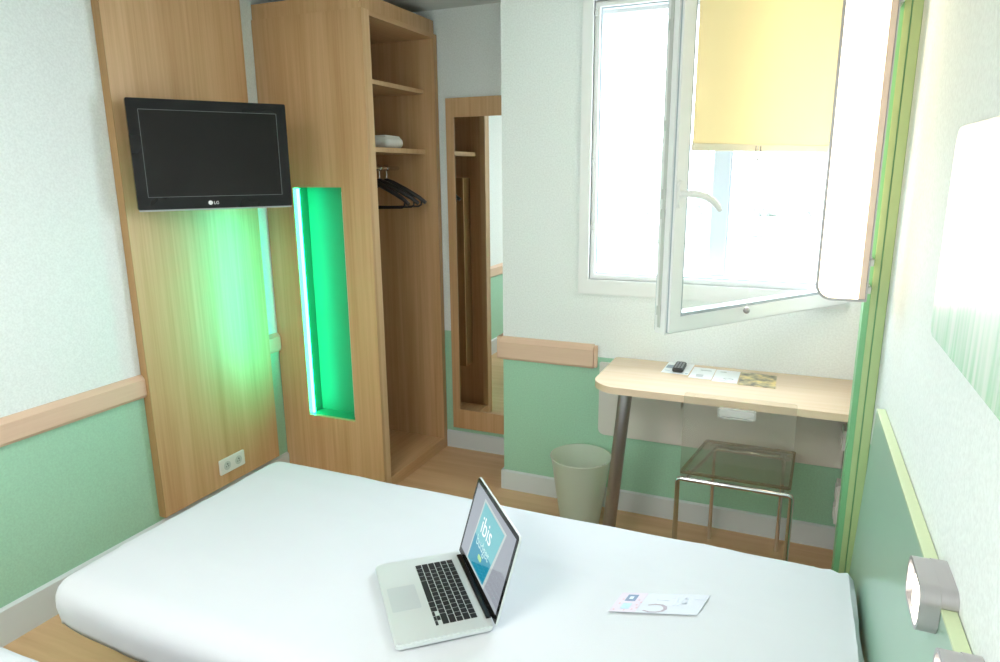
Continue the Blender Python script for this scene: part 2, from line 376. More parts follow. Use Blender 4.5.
# ------------------------------------------------------------------ television wall panel
pn = thing('wall_panel', 'tall oak veneer panel on the left wall behind the television', 'wall panel', (-2.375, 2.2, .155))
obj('board', B(XL+.001, -2.3565, 1.849, 2.55, .155, 2.388), M_wood, pn)
obj('edge_band', B(XL+.002, -2.3545, 1.8465, 1.849, .155, 2.388, .0008), M_brown, pn)

so = thing('wall_socket', 'white double power socket on the oak panel above the bed', 'socket', (-2.356, 2.23, .212))
obj('face_plate', prism(rr(2.153, 2.307, .215, .288, .006), 'x', -2.3562, -2.346, bev=.002), M_white, so)
for yc in (2.195, 2.265):
    wl = obj('socket_well', lathe([(.0001, 0), (.021, 0), (.021, .0012), (.0185, .0012), (.0175, .0002), (.0001, .0002)], (0, 0, 0), 28), M_grey if False else mat('socket_grey_white', (.62, .66, .65), .4, var=.02), so, True, True)
    for v in wl.data.vertices:
        x, y, z = v.co; v.co = (z + .0102, x + yc-2.23, y + .0395)
    bmh = bmesh.new()
    for (dy, dz) in ((-.006, -.004), (.006, -.004)):
        tube([(-2.3460+.0006, yc+dy, .2515+dz), (-2.3460+.0016, yc+dy, .2515+dz)], .0028, 8, bmh)
    tube([(-2.3454, yc, .2515+.008), (-2.340, yc, .2515+.008)], .0026, 8, bmh)
    obj('contacts', bmh, M_grey, wl)

# ------------------------------------------------------------------ wardrobe
WY0, WY1, WXR, WZT = 2.652, 3.328, -1.787, 2.268
wd = thing('wardrobe', 'tall open oak wardrobe in the corner with a green glowing niche in its side', 'wardrobe', (-2.09, 2.99, 0))
NX0, NX1, NZ0, NZ1, ND = -2.224, -1.944, .365, 1.512, .085
wl_, wr_ = XL+.003, WXR
bm = B(wl_, NX0, WY0, WY0+.02, 0, WZT); B(NX1, wr_, WY0, WY0+.02, 0, WZT, bm=bm)
B(NX0, NX1, WY0, WY0+.02, 0, NZ0, bm=bm); B(NX0, NX1, WY0, WY0+.02, NZ1, WZT, bm=bm)
bmesh.ops.remove_doubles(bm, verts=bm.verts[:], dist=1e-5)
obj('side_panel', bm, M_wood, wd)
obj('stile', B(wr_-.035, wr_, WY0+.0205, WY0+.062, 0, WZT, .0008), M_edge, wd)
obj('side_panel', B(wl_, wr_, WY1-.038, WY1, 0, WZT, .0008), M_wood, wd)
obj('back_panel', B(wl_, wl_+.012, WY0+.0205, WY1-.0385, .02, WZT), M_wood, wd)
obj('top_panel', B(wl_+.0125, wr_, WY0+.0625, WY1-.0385, WZT-.022, WZT), M_woodx, wd)
bm = ringprism([(wl_, WY0+.008), (wr_-.012, WY0+.008), (wr_-.012, WY1-.01), (wl_, WY1-.01)], [(wl_+.02, WY0+.028), (wr_-.032, WY0+.028), (wr_-.032, WY1-.03), (wl_+.02, WY1-.03)], 'z', WZT+.0003, 2.335)
obj('cornice', bm, M_wood, wd)
for z0, z1 in ((1.978, 1.998), (1.672, 1.696)):
    s_ = obj('shelf', B(wl_+.0125, -1.855, WY0+.0625, WY1-.0385, z0, z1), M_woodx, wd)
    obj('edge_band', B(-1.8549, -1.853, WY0+.0625, WY1-.0385, z0, z1), M_edge, s_)
obj('base_panel', B(wl_+.0125, wr_-.002, WY0+.0625, WY1-.0385, .0, .062, .001), M_woodx, wd)
obj('hanging_rail', tube([(-2.03, WY0+.063, 1.600), (-2.03, WY1-.039, 1.600)], .012, 14), M_chrome, wd, smooth=True)
# niche box standing inside the wardrobe
n0 = WY0+.0203
nb = obj('niche', B(NX0-.012, NX0-.0005, n0, n0+ND, NZ0-.012, NZ1+.012, bm=B(NX1+.0005, NX1+.012, n0, n0+ND, NZ0-.012, NZ1+.012,
     bm=B(NX0-.0005, NX1+.0005, n0, n0+ND, NZ0-.012, NZ0-.0005, bm=B(NX0-.0005, NX1+.0005, n0, n0+ND, NZ1+.0005, NZ1+.012, bm=B(NX0-.012, NX1+.012, n0+ND, n0+ND+.012, NZ0-.012, NZ1+.012))))), M_niche, wd)
obj('light_tube', tube([(NX0+.010, WY0+.022, NZ0+.006), (NX0+.010, WY0+.022, NZ1-.006)], .0075, 12), M_tube, nb, smooth=True)
bm = B(NX0-.03, NX1+.03, n0+ND+.0125, n0+ND+.018, NZ0-.03, NZ1+.03)
B(NX1+.0125, NX1+.03, n0+.0003, n0+ND+.0124, NZ0-.03, NZ1+.03, bm=bm); B(NX0-.03, NX1+.0124, n0+.0003, n0+ND+.0124, NZ1+.0125, NZ1+.03, bm=bm)
obj('cover', bm, M_brown, nb)
obj('fill_strip', B(NX1-.006, NX1-.001, WY0+.006, WY0+.018, NZ0+.02, NZ1-.02, .001), M_white, nb)  # unseen strip, added as the body of the green fill light
niche_fill = area('niche_fill_light', (NX1-.008, WY0+.012, 1.0), (0, 0, 0), .84, .012, 1.5, (0.0, 1.0, 0.60))  # added aimed light that throws the green spill onto the oak panel
dv_ = Vector((-.83, -.56, 0)).normalized(); niche_fill.matrix_world = Matrix.Translation(niche_fill.location) @ Matrix((Vector((0, 0, 1)), (-dv_).cross(Vector((0, 0, 1))), -dv_)).transposed().to_4x4()
niche_fill.data.spread = math.radians(80)
bm = B(NX1+.0301, NX1+.034, n0+ND+.0125, n0+ND+.020, NZ0-.03, NZ1+.034); B(NX0-.03, NX1+.03, n0+ND+.0125, n0+ND+.020, NZ1+.0301, NZ1+.034, bm=bm)
obj('cover_edge', bm, M_edge, nb)

# hangers
def hanger(y, tilt, label):
    t = thing('clothes_hanger', label, 'clothes hanger', (-2.03, y, 1.600), tilt, 'black hangers on the wardrobe rail')
    # local: x across, z down
    pts = [(.004, 0, -.045)]
    rb = .0155
    hook = [(rb*math.cos(a), 0, .002+rb*math.sin(a)) for a in [math.radians(k) for k in range(200, -91, -24)]]
    hook += [(.002, 0, -.030), (0, 0, -.062)]
    hk = obj('hook', tube(hook, .0022, 8), M_chrome, t, True, True)
    body = [(-.005, 0, -.066), (.035, 0, -.078), (.11, 0, -.112), (.185, 0, -.152), (.222, 0, -.180)]
    bm = tube(body, [.016, .015, .013, .011, .010], 10)
    tube([(-x, y_, z) for x, y_, z in body], [.016, .015, .013, .011, .010], 10, bm)
    bmb = tube([(.200, 0, -.166), (.195, 0, -.190), (.18, 0, -.198), (0, 0, -.202), (-.18, 0, -.198), (-.195, 0, -.190), (-.200, 0, -.166)], .0055, 8)
    obj('shoulder_arms', bm, M_matblack, t, True, True); obj('trouser_bar', bmb, M_matblack, t, True, True)
    return t
hanger(3.045, -.10, 'black clothes hanger nearest the room on the wardrobe rail, its trouser bar lowest in view')
hanger(3.105, .06, 'black clothes hanger in the middle of the three on the wardrobe rail')
hanger(3.175, .10, 'black clothes hanger farthest back on the wardrobe rail, its arm tip farthest right')

# folded towel on the shelf
bm = B(-2.20, -1.872, 2.95, 3.11, 1.6975, 1.748, .022, 5)
B(-2.20, -1.885, 2.96, 3.10, 1.730, 1.757, .012, 4, bm=bm)
for v in bm.verts: v.co.z += max(0, v.co.z-1.70)*.12*noise.noise(v.co*9)
tag(obj('folded_towel', bm, M_towel, None, True), 'white rolled towel on the lower wardrobe shelf', 'towel')

# ------------------------------------------------------------------ mirror
mr = thing('wall_mirror', 'tall oak framed mirror on the recessed wall beside the wardrobe', 'mirror', (-1.52, YA-.01, .133))
mo = [(-1.735, .133), (-1.30, .133), (-1.30, 1.952), (-1.735, 1.952)]; mi = [(-1.690, .246), (-1.345, .246), (-1.345, 1.856), (-1.690, 1.856)]
obj('mirror_frame', ringprism(mo, mi, 'y', YA-.028, YA-.0005), M_wood, mr)
obj('mirror_glass', B(-1.6895, -1.3455, YA-.022, YA-.001, .2465, 1.8555), M_mirror, mr)

# ------------------------------------------------------------------ television
tx, ty = -2.29, 1.85; ta = math.radians(56.5)
TWd, THt, zt = .583, .408, 1.852
tv = thing('television', 'black flat television turned out from the oak wall panel', 'television', (tx, ty, zt-THt), ta)
# local x along the screen, -y faces the room
def tl(name, bm, m, parent=tv, smooth=False): return obj(name, bm, m, parent, smooth, local=True)
tl('bezel', ringprism(rr(0, TWd, 0, THt, .006), rr(.040, TWd-.040, .048, THt-.040, .0015), 'y', -.002, .026), M_black)
tl('screen', B(.0395, TWd-.0395, .002, .02, .0475, THt-.0395), M_screen)
tl('bezel_edge', ringprism(rr(.0385, TWd-.0385, .0465, THt-.0385, .001), rr(.040, TWd-.040, .048, THt-.040, .001), 'y', -.003, .002), M_grey)
bm = prism(rr(.03, TWd-.03, .03, THt-.03, .03), 'y', .026, .050, bev=.01); prism(rr(.12, TWd-.12, .07, THt-.09, .03), 'y', .048, .070, bm=bm, bev=.01)
tl('rear_housing', bm, M_matblack, smooth=True)
tl('silver_strip', B(.004, TWd-.004, -.004, .02, -.006, -.0002, .001), M_silver)
cx = .262
lg = place(text_bm('LG', .0165), (cx+.009, -.0026, .0155), (1, 0, 0), (0, 0, 1))
b2 = bmesh.new(); bmesh.ops.create_circle(b2, cap_ends=True, radius=.0085, segments=24); place(b2, (cx-.003, -.0028, .0215), (1, 0, 0), (0, 0, 1)); join(lg, b2)
tl('maker_badge', lg, mat('badge_silver', (.85, .85, .86), .3, .2))
bm = tube([(TWd*.40, .07, THt*.5), (TWd*.40, .10, THt*.5)], .03, 16)
B(TWd*.40-.07, TWd*.40+.07, .068, .082, THt*.5-.07, THt*.5+.07, .004, bm=bm)
arm = tl('mount_arm', bm, M_matblack)
# arm goes back to the panel (wall side), given in world space
def w2l(p):
    v = Vector(p)-tv.location; return Matrix.Rotation(-ta, 3, 'Z') @ v
p0 = Vector((TWd*.40, .10, THt*.5)); p1 = w2l((-2.335, 2.24, zt-THt*.5))
tl('mount_bar', tube([p0, p1], .018, 12), M_matblack, arm)
bm = B(-2.3545, -2.335, 2.17, 2.31, 1.56, 1.74, .003)
bmesh.ops.translate(bm, verts=bm.verts[:], vec=-tv.location); bmesh.ops.rotate(bm, verts=bm.verts[:], cent=(0, 0, 0), matrix=Matrix.Rotation(-ta, 3, 'Z'))
tl('wall_plate', bm, M_matblack, arm)

# ------------------------------------------------------------------ beds and duvets
def duvet(x0, x1, y0, y1, zt, drops, rad=.062, step=.022, seed=0.0):
    """cloth over a mattress; drops = hang beyond the rounding at (x0, x1, y0, y1)"""
    q = rad*PI/2; R0 = rad; R1 = .03; Q0 = q
    ux0, ux1, uy0, uy1 = x0+rad, x1-R1, y0+rad, y1-rad
    ax = [ux0-q-drops[0], ux1+R1*PI/2+drops[1]]; ay = [uy0-q-drops[2], uy1+q+drops[3]]
    nx = int((ax[1]-ax[0])/step); ny = int((ay[1]-ay[0])/step)
    bm = bmesh.new(); g = []
    for j in range(ny+1):
        row = []
        for i in range(nx+1):
            a = ax[0]+(ax[1]-ax[0])*i/nx; b = ay[0]+(ay[1]-ay[0])*j/ny
            ex = a-min(max(a, ux0), ux1); ey = b-min(max(b, uy0), uy1)
            bx, by = a-ex, b-ey; dd = math.hypot(ex, ey)
            tt_ = (ex*ex/(dd*dd)) if (ex > 0 and dd > 0) else 0
            rad = R0*(1-tt_)+R1*tt_; q = rad*PI/2
            # keep corners from hanging lower than the sides
            if ex and ey:
                lim = q+max(drops[0] if ex < 0 else drops[1], drops[2] if ey < 0 else drops[3]); dd2 = min(dd, lim)
            else: dd2 = dd
            if dd2 > q:   # the hem is drawn in and up near the foot corners
                dc = (a-ux0) if not ex else (min(b-uy0, uy1-b) if ex < 0 else 9)
                dc = 0 if (ex < 0 and ey) else max(dc, 0)
                dd2 = q+(dd2-q)*(1-.32*math.exp(-dc/.08))
            if dd < 1e-9: o_, dn, nrm = 0, 0, Vector((0, 0, 1)); ux, uy = 0, 0
            else:
                ux, uy = ex/dd, ey/dd
                if dd2 < q: o_, dn = rad*math.sin(dd2/rad), rad*(1-math.cos(dd2/rad))
                else: o_, dn = rad-1.2*(dd2-q)**2, rad+(dd2-q)
                an = min(dd2/rad, PI/2); nrm = Vector((ux*math.sin(an), uy*math.sin(an), math.cos(an)))
            p = Vector((bx+ux*o_, by+uy*o_, zt-dn))
            k = Vector((a+seed, b*1.0, seed))
            amp = .004*noise.noise(Vector((a*2.2+seed, b*2.6, 1)))+.0018*noise.noise(Vector((a*5+seed, b*9, 3)))
            cr_ = 1-abs(noise.noise(Vector((a*1.5+seed, b*4.2+a*1.2, 7))))*7
            if cr_ > 0: amp += .0022*cr_*cr_
            if a > ux1-.09 and seed >= 0: amp += .0035*math.sin((a-ux1)*120+2.5*noise.noise(Vector((b*3, 1, 2))))*min(1, (a-ux1+.09)/.05)
            if dd2 > q*.6:
                along = a*(abs(uy))+b*abs(ux)
                amp += .007*noise.noise(Vector((along*5+seed, 2, dd2*3)))*min(1, (dd2-q*.6)/.08)
            row.append(bm.verts.new(p+nrm*amp))
        g.append(row)
    for j in range(ny):
        for i in range(nx): bm.faces.new((g[j][i], g[j][i+1], g[j+1][i+1], g[j+1][i]))
    return bm
def make_bed(y0, y1, label, dlabel, seed, dr):
    t = thing('bed', label, 'bed', (-.8, (y0+y1)/2, 0))
    obj('mattress', B(-1.78, .200, y0+.055, y1-.055, .302, .436, .05, 4), M_linen, t, True)
    obj('bed_base', B(-1.52, .19, y0+.20, y1-.20, .15, .3015, .01), mat('dark_base_fabric', (.10, .10, .11), .9, var=.1), t)
    for x in (-1.40, .08):
        for y in (y0+.27, y1-.27): obj('leg', lathe([(.022, 0), (.026, .149)], (x, y, 0), 16), M_matblack, t, True)
    dv = obj('duvet', duvet(-1.868, .234, y0, y1, .463, dr, seed=seed), M_linen, None, True)
    s = dv.modifiers.new('thick', 'SOLIDIFY'); s.thickness = .010; s.offset = -1
    tag(dv, dlabel, 'duvet')
    return t
make_bed(1.045, 2.0, 'single bed beneath the white duvet that carries the laptop', 'white duvet spread over the middle bed, with the laptop on it', 0.0, (.10, .12, .10, .10))
make_bed(-.11, .862, 'nearest single bed, only its corner showing at bottom left', 'white duvet of the nearest bed, its edge cutting the bottom left corner', 5.0, (.10, .12, .10, .10))

# ------------------------------------------------------------------ headboard, reading lamps, artwork
hb = thing('headboard', 'long green headboard panel with a pale top edge along the right wall', 'headboard', (.26, 1.2, .2))
bm = prism([(-.2, .12), (2.262, .12), (2.035, .925), (-.2, .925)], 'x', .246, .2665)
obj('panel', bm, M_head, hb)
obj('top_trim', B(.2455, .2665, -.2, 2.034, .9252, .931, .0008), M_trim, hb)

def sconce(y0, y1, label):
    t = thing('reading_lamp', label, 'reading lamp', (.24, (y0+y1)/2, .877))
    z0, z1 = .877, .956; r_ = .026; gl_ = .0065
    obj('housing', ringprism(rr(y0, y1, z0, z1, r_), rr(y0+gl_, y1-gl_, z0+gl_, z1-gl_, r_-gl_), 'x', .218, .2452), M_silver, t, True)
    obj('wall_bracket', prism(rr(y0, y1, .9315, z1, (.002, .002, .023, .023)), 'x', .2453, .2675), M_silver, t, True)
    obj('reflector', prism(rr(y0+gl_+.0003, y1-gl_-.0003, z0+gl_+.0003, z1-gl_-.0003, r_-gl_), 'x', .238, .2445), M_silver, t, True)
    obj('lamp_lens', prism(rr(y0+gl_+.004, y1-gl_-.035, z0+gl_+.004, z1-gl_-.004, r_-gl_-.004), 'x', .222, .2379), M_bulb, t, True)
    obj('switch', B(.230, .2379, y1-gl_-.028, y1-gl_-.012, z0+.03, z0+.045, .002), M_matblack, t)
sconce(1.076, 1.200, 'silver reading lamp with glowing lens on the headboard above the bed, fully in view')
sconce(.836, .958, 'silver reading lamp cut off at the bottom right edge of the picture')

# artwork panel with printed grass
m, t, p = newmat('printed_grass_panel'); p.inputs['Roughness'].default_value = .25
g = t.nodes.new('ShaderNodeNewGeometry'); sp = t.nodes.new('ShaderNodeSeparateXYZ'); t.links.new(g.outputs['Position'], sp.inputs[0])
mp = t.nodes.new('ShaderNodeMapping'); mp.inputs['Scale'].default_value = (1, 60, 3.0); mp.inputs['Rotation'].default_value = (.12, 0, 0)
t.links.new(g.outputs['Position'], mp.inputs[0])
n = t.nodes.new('ShaderNodeTexNoise'); n.inputs['Scale'].default_value = 1.0; n.inputs['Detail'].default_value = 3; t.links.new(mp.outputs[0], n.inputs['Vector'])
a1 = t.nodes.new('ShaderNodeMath'); a1.operation = 'MULTIPLY_ADD'; a1.inputs[1].default_value = -.42; t.links.new(n.outputs['Fac'], a1.inputs[0]); t.links.new(sp.outputs['Z'], a1.inputs[2])
mr_ = t.nodes.new('ShaderNodeMapRange'); mr_.inputs[1].default_value = .98; mr_.inputs[2].default_value = 1.20; t.links.new(a1.outputs[0], mr_.inputs[0])
cr = t.nodes.new('ShaderNodeValToRGB'); cr.color_ramp.elements[0].color = (.42, .74, .54, 1); cr.color_ramp.elements[1].color = (.90, .94, .92, 1)
e_ = cr.color_ramp.elements.new(.5); e_.color = (.68, .86, .76, 1)
t.links.new(mr_.outputs[0], cr.inputs[0]); t.links.new(cr.outputs[0], p.inputs['Base Color'])
M_art = m
tag(obj('wall_picture', prism(rr(.93, 1.512, 1.258, 1.644, .03), 'x', .256, .2675, bev=.002), M_art), 'white glossy picture panel with pale green printed grass on the right wall', 'picture')

# ------------------------------------------------------------------ green post and upright lamp at the desk
po = thing('partition_post', 'green upright post between the headboard and the desk', 'post', (.236, 2.3, 0))
obj('post_body', B(.206, XR-.0005, 2.272, 2.34, 0, ZC-.001, .001), M_post, po)
bm = B(.222, .2385, 2.267, 2.2715, .001, ZC-.002, .0008); B(.242, .2665, 2.2685, 2.2715, .001, ZC-.002, .0008, bm=bm)
obj('front_strip', bm, M_postl, po)
lp = thing('upright_lamp', 'tall rounded white luminous lamp panel beside the window blind', 'lamp', (.14, 2.215, 1.2))
L0, L1 = .068, .205
outer = rr(L0, L1, 1.197, 2.34, (.045, .004, .004, .045)); inner = rr(L0+.0075, L1-.0045, 1.2045, 2.3325, (.038, .001, .001, .038))
obj('rim', ringprism(outer, inner, 'y', 2.188, 2.236), M_silver, lp, True)
obj('diffuser', prism(rr(L0+.0078, L1-.022, 1.2048, 2.3322, (.038, .0, .0, .038)), 'y', 2.192, 2.232), M_lampw, lp)
obj('side_profile', B(L1-.0215, L1-.005, 2.189, 2.235, 1.205, 2.332, .001), mat('pinkish_white_metal', (.80, .62, .52), .35, .1, var=.01), lp)
for z in (1.22, 1.30, 2.0, 2.12): obj('bracket', B(L1+.0003, L1+.009, 2.20, 2.271, z, z+.02, .001), M_silverl, lp)

# ------------------------------------------------------------------ desk
dk = thing('desk', 'pale wooden desk under the window, rounded at its left end, on one steel leg', 'desk', (-.2, 2.72, 0))
DX0, DX1, DY0, DY1 = -.705, XR-.001, 2.50, 2.948
obj('desk_top', prism(rr(DX0, DX1, DY0, DY1, (.115, 0, 0, .02), 14), 'z', .7215, .75, bev=.0015), M_desk, dk)
obj('leg', tube([(-.637, 2.60, 0), (-.570, 2.572, .7212)], .027, 24), M_steel, dk, True)
obj('modesty_panel', prism(rr(-.775, XR-.014, .372, .721, (.03, 0, 0, 0)), 'y', 2.929, 2.9495, bev=.002), M_modesty, dk)
for x in (-.40, -.04): obj('bracket', B(x-.006, x+.006, 2.885, 2.9285, .56, .7213, .001), M_modesty, dk)
# side panel of the desk recess and switch plates on it
obj('side_panel', B(XR-.013, XR-.001, 2.345, 2.928, .105, .721, .001), M_beige, dk)
def plate(y0, y1, z0, z1, n, label):
    t = thing('switch_plate', label, 'switch plate', (XR-.014, (y0+y1)/2, z0), 0, 'white plates beside the desk')
    obj('face_plate', B(XR-.030, XR-.0132, y0, y1, z0, z1, .003), M_white, t)
    for k in range(n):
        zz = z0+(z1-z0)*(k+.5)/n
        obj('rocker', B(XR-.034, XR-.0298, y0+.015, y1-.015, zz-.028, zz+.028, .002), M_white, t)
plate(2.83, 2.91, .49, .575, 1, 'white switch plate right below the desk end, the upper of two')
plate(2.83, 2.91, .17, .34, 2, 'taller white socket plate low beside the desk recess')

# ------------------------------------------------------------------ papers, remote, picture card on the desk
def slab(x0, x1, y0, y1, z, th, rot, bm=None, rad=.001):
    b2 = prism(rr(x0, x1, y0, y1, rad, 2), 'z', z, z+th)
    bmesh.ops.rotate(b2, verts=b2.verts[:], cent=((x0+x1)/2, (y0+y1)/2, 0), matrix=Matrix.Rotation(rot, 3, 'Z'))
    return join(bm, b2)
M_paper = mat('white_paper', (.88, .90, .91), .6, var=.01); M_print = mat('grey_blue_print', (.35, .42, .50), .6); M_print2 = mat('light_grey_print', (.55, .56, .56), .6)
zt_ = .7503
t = thing('leaflet', 'white leaflet lying under the remote control on the desk', 'leaflet', (-.41, 2.86, zt_))
obj('sheet', slab(-.468, -.357, 2.775, 2.945, zt_, .001, -.03), M_paper, t)
for b_ in (slab(-.462, -.435, 2.85, 2.90, zt_+.0011, .0003, -.03), slab(-.372, -.362, 2.782, 2.795, zt_+.0011, .0003, 0), slab(-.46, -.44, 2.81, 2.815, zt_+.0011, .0003, 0)): obj('print', b_, M_print, t)
t = thing('leaflet', 'white folded leaflet to the right of the remote control on the desk', 'leaflet', (-.29, 2.83, zt_))
obj('sheet', slab(-.352, -.262, 2.742, 2.905, zt_, .001, -.02), M_paper, t)
for b_ in (slab(-.328, -.30, 2.762, 2.80, zt_+.0011, .0003, 0), slab(-.32, -.275, 2.86, 2.872, zt_+.0011, .0003, 0)): obj('print', b_, M_print2, t)
t = thing('leaflet', 'white leaflet with a small oval print beside the yellow picture card', 'leaflet', (-.21, 2.82, zt_))
obj('sheet', slab(-.259, -.163, 2.726, 2.90, zt_, .001, -.01), M_paper, t)
ov = [(-.200+.020*math.cos(a), 2.775+.012*math.sin(a)) for a in [2*PI*k/20 for k in range(20)]]; ov2 = [(-.200+.015*math.cos(a), 2.775+.008*math.sin(a)) for a in [2*PI*k/20 for k in range(20)]]
for b_ in (ringprism(ov, ov2, 'z', zt_+.0011, zt_+.0014), slab(-.24, -.215, 2.865, 2.872, zt_+.0011, .0003, 0), slab(-.235, -.20, 2.745, 2.750, zt_+.0011, .0003, 0)): obj('print', b_, M_print2, t)
m, tt, p = newmat('golden_photo_print'); n = tt.nodes.new('ShaderNodeTexNoise'); n.inputs['Scale'].default_value = 22; n.inputs['Detail'].default_value = 8
tc = tt.nodes.new('ShaderNodeTexCoord'); tt.links.new(tc.outputs['Object'], n.inputs['Vector'])
cr = tt.nodes.new('ShaderNodeValToRGB'); cr.color_ramp.elements[0].position = .35; cr.color_ramp.elements[0].color = (.12, .11, .09, 1); cr.color_ramp.elements[1].position = .62; cr.color_ramp.elements[1].color = (.80, .62, .25, 1)
e_ = cr.color_ramp.elements.new(.48); e_.color = (.42, .35, .20, 1)
tt.links.new(n.outputs['Fac'], cr.inputs[0]); tt.links.new(cr.outputs[0], p.inputs['Base Color']); p.inputs['Roughness'].default_value = .3
t = thing('picture_card', 'dark and golden picture card at the right end of the papers on the desk', 'card', (-.09, 2.8, zt_))
obj('printed_sheet', slab(-.159, -.021, 2.716, 2.90, zt_, .0012, 0), m, t)
t = thing('remote_control', 'small black remote control lying on a leaflet on the desk', 'remote control', (-.405, 2.84, zt_+.0015))
obj('body', prism(rr(-.427, -.383, 2.788, 2.905, .008), 'z', zt_+.0016, zt_+.020, bev=.004), M_matblack, t, True)
bm = bmesh.new()
for i in range(3):
    for j in range(6): B(-.420+i*.0125, -.4115+i*.0125, 2.80+j*.016, 2.809+j*.016, zt_+.020, zt_+.0215, .001, bm=bm)
obj('buttons', bm, mat('grey_rubber', (.35, .36, .38), .6), t)

# ------------------------------------------------------------------ acrylic chair with chrome frame
ch = thing('chair', 'clear acrylic chair on a chrome frame pushed up to the desk', 'chair', (-.135, 2.66, 0))
cx0, cx1, cy0, cy1, cz = -.338, .066, 2.480, 2.835, .425
rt = .0095
obj('front_frame', tube([(cx0, cy0, 0), (cx0, cy0, cz-.012), (cx0+.004, cy0, cz-.003), (cx0+.013, cy0, cz), (cx1-.013, cy0, cz), (cx1-.004, cy0, cz-.003), (cx1, cy0, cz-.012), (cx1, cy0, 0)], rt, 12), M_chrome, ch, True)
obj('rear_frame', tube([(cx0+.05, cy1, 0), (cx0+.05, cy1, cz-.015), (cx0+.063, cy1, cz), (cx1-.063, cy1, cz), (cx1-.05, cy1, cz-.015), (cx1-.05, cy1, 0)], rt, 12), M_chrome, ch, True)
obj('side_rail', tube([(cx0+.03, cy0+.002, cz), (cx0+.055, cy1-.002, cz)], .007, 8), M_chrome, ch, True)
obj('side_rail', tube([(cx1-.03, cy0+.002, cz), (cx1-.055, cy1-.002, cz)], .007, 8), M_chrome, ch, True)
# seat tray: bottom sheet and low rim
s0, s1, t0, t1, sz = cx0+.004, cx1-.004, cy0+.002, cy1+.012, cz+.0105
obj('seat', prism(rr(s0, s1, t0, t1, .012), 'z', sz, sz+.008), M_acryl, ch)
obj('seat_rim', ringprism(rr(s0, s1, t0, t1, .012), rr(s0+.010, s1-.010, t0+.010, t1-.010, .006), 'z', sz+.0082, sz+.018), M_acrylbase, ch)
bo = rr(s0+.004, s1-.004, sz+.01, .752, (.004, .004, .018, .018)); bi = rr(-.215, -.083, .690, .724, .008)
# back sheet with a hand hole
bm = bmesh.new()
def backsheet(y0, y1):
    b = bmesh.new()
    return b
outer = [(s0+.004, sz+.041), (s1-.004, sz+.041), (s1-.004, .752), (s0+.004, .752)]
bm = ringprism(rr(s0+.004, s1-.004, sz+.0185, .772, .012), rr(-.206, -.078, .692, .726, .010), 'y', cy0-.003, cy0+.0035)
obj('backrest', bm, M_acryl, ch)
obj('grip_rim', ringprism(rr(-.209, -.075, .689, .729, .011), rr(-.203, -.081, .695, .723, .008), 'y', cy0-.006, cy0+.006), clear('bright_acrylic_edge', (.97, .97, .97), 2.0, .05, .5, (.95, .95, .95)), ch)
obj('grip_highlight', prism(rr(-.2025, -.0815, .6955, .7225, .008), 'y', cy0-.001, cy0+.001), clear('highlight_acrylic', (.97, .97, .97), 2.0, .1, .8, (.95, .95, .95)), ch)  # brighter sheet filling the hand hole; a refraction highlight put into its colour
for (x, y) in ((s0+.03, t0+.03), (s1-.03, t0+.03), (s0+.03, t1-.03), (s1-.03, t1-.03)):
    obj('screw', lathe([(.006, 0), (.007, .002), (.003, .005)], (x, y, sz+.0085), 12), M_chrome, ch, True)

for o_ in ch.children_recursive:      # the seat narrows towards its front, away from the bed
    for v in o_.data.vertices:
        X, Y = v.co.x+ch.location.x, v.co.y+ch.location.y
        tt_ = max(0, (Y-cy0)/.355); uu = (X-cx0)/(cx1-cx0); v.co.x += tt_*(.055*(1-uu)+.013*uu)

# ------------------------------------------------------------------ waste bin
bz_ = [(.088, 0.001), (.134, .318), (.138, .322), (.138, .326), (.133, .326), (.131, .320), (.085, .006), (.001, .006)]
b2 = bmesh.new(); rings = []
for (r_, z) in bz_: rings.append([b2.verts.new((-.806+r_*math.cos(2*PI*k/48), 2.762+r_*math.sin(2*PI*k/48), z)) for k in range(48)])
for i in range(len(rings)-1):
    for k in range(48): b2.faces.new((rings[i][k], rings[i][(k+1) % 48], rings[i+1][(k+1) % 48], rings[i+1][k]))
b2.faces.new(rings[0][::-1])
tag(obj('waste_bin', b2, M_frost, None, True), 'frosted translucent plastic waste bin on the floor left of the desk leg', 'waste bin')

# ------------------------------------------------------------------ laptop on the bed
LA = Vector((-.839, 1.609, .469)); la = math.radians(-48.97)
lt = thing('laptop', 'open silver laptop with black keys standing on the white duvet', 'laptop', LA, la)
# local x along the hinge (left to right for its user), -y towards its user
LW, LD = .362, .2445
def ll(name, bm, m, parent=lt, smooth=False): return obj(name, bm, m, parent, smooth, local=True)
base = ll('base', prism(rr(0, LW, -LD, 0, .012), 'z', 0, .015, bev=.003), M_alu)
kx0, kx1, ky0, ky1 = .043, LW-.043, -.138, -.030
ll('key_well', prism(rr(kx0, kx1, ky0, ky1, .003), 'z', .0151, .0154), M_alu, base)
rows = 6; ph = (ky1-ky0)/rows
bm = bmesh.new()
layout = [[1]*14, [1]*13+[1.5], [1.5]+[1]*13, [1.8]+[1]*11+[1.8], [2.35]+[1]*10+[2.35], [1, 1, 1, 1.25, 5.2, 1.25, 1, 1, 1, 1]]
for ri, row in enumerate(layout):
    tot = sum(row); x = kx0; yb = ky1-(ri+1)*ph
    for ki, wk in enumerate(row):
        wkk = wk/tot*(kx1-kx0)
        hh = ph*.5 if (ri == 5 and ki in (7, 9)) else ph
        if (ri == 5 and ki == 8): B(x+.0011, x+wkk-.0011, yb+ph*.5, yb+ph-.0006, .0155, .0167, .0005, bm=bm); hh = ph*.5
        B(x+.0011, x+wkk-.0011, yb+.0011, yb+hh-.0011, .0155, .0167, .0005, bm=bm); x += wkk
ll('keys', bm, M_key, base)
ll('trackpad', prism(rr(LW/2-.053, LW/2+.053, -.231, -.156, .004), 'z', .0151, .0155), M_alud, base)
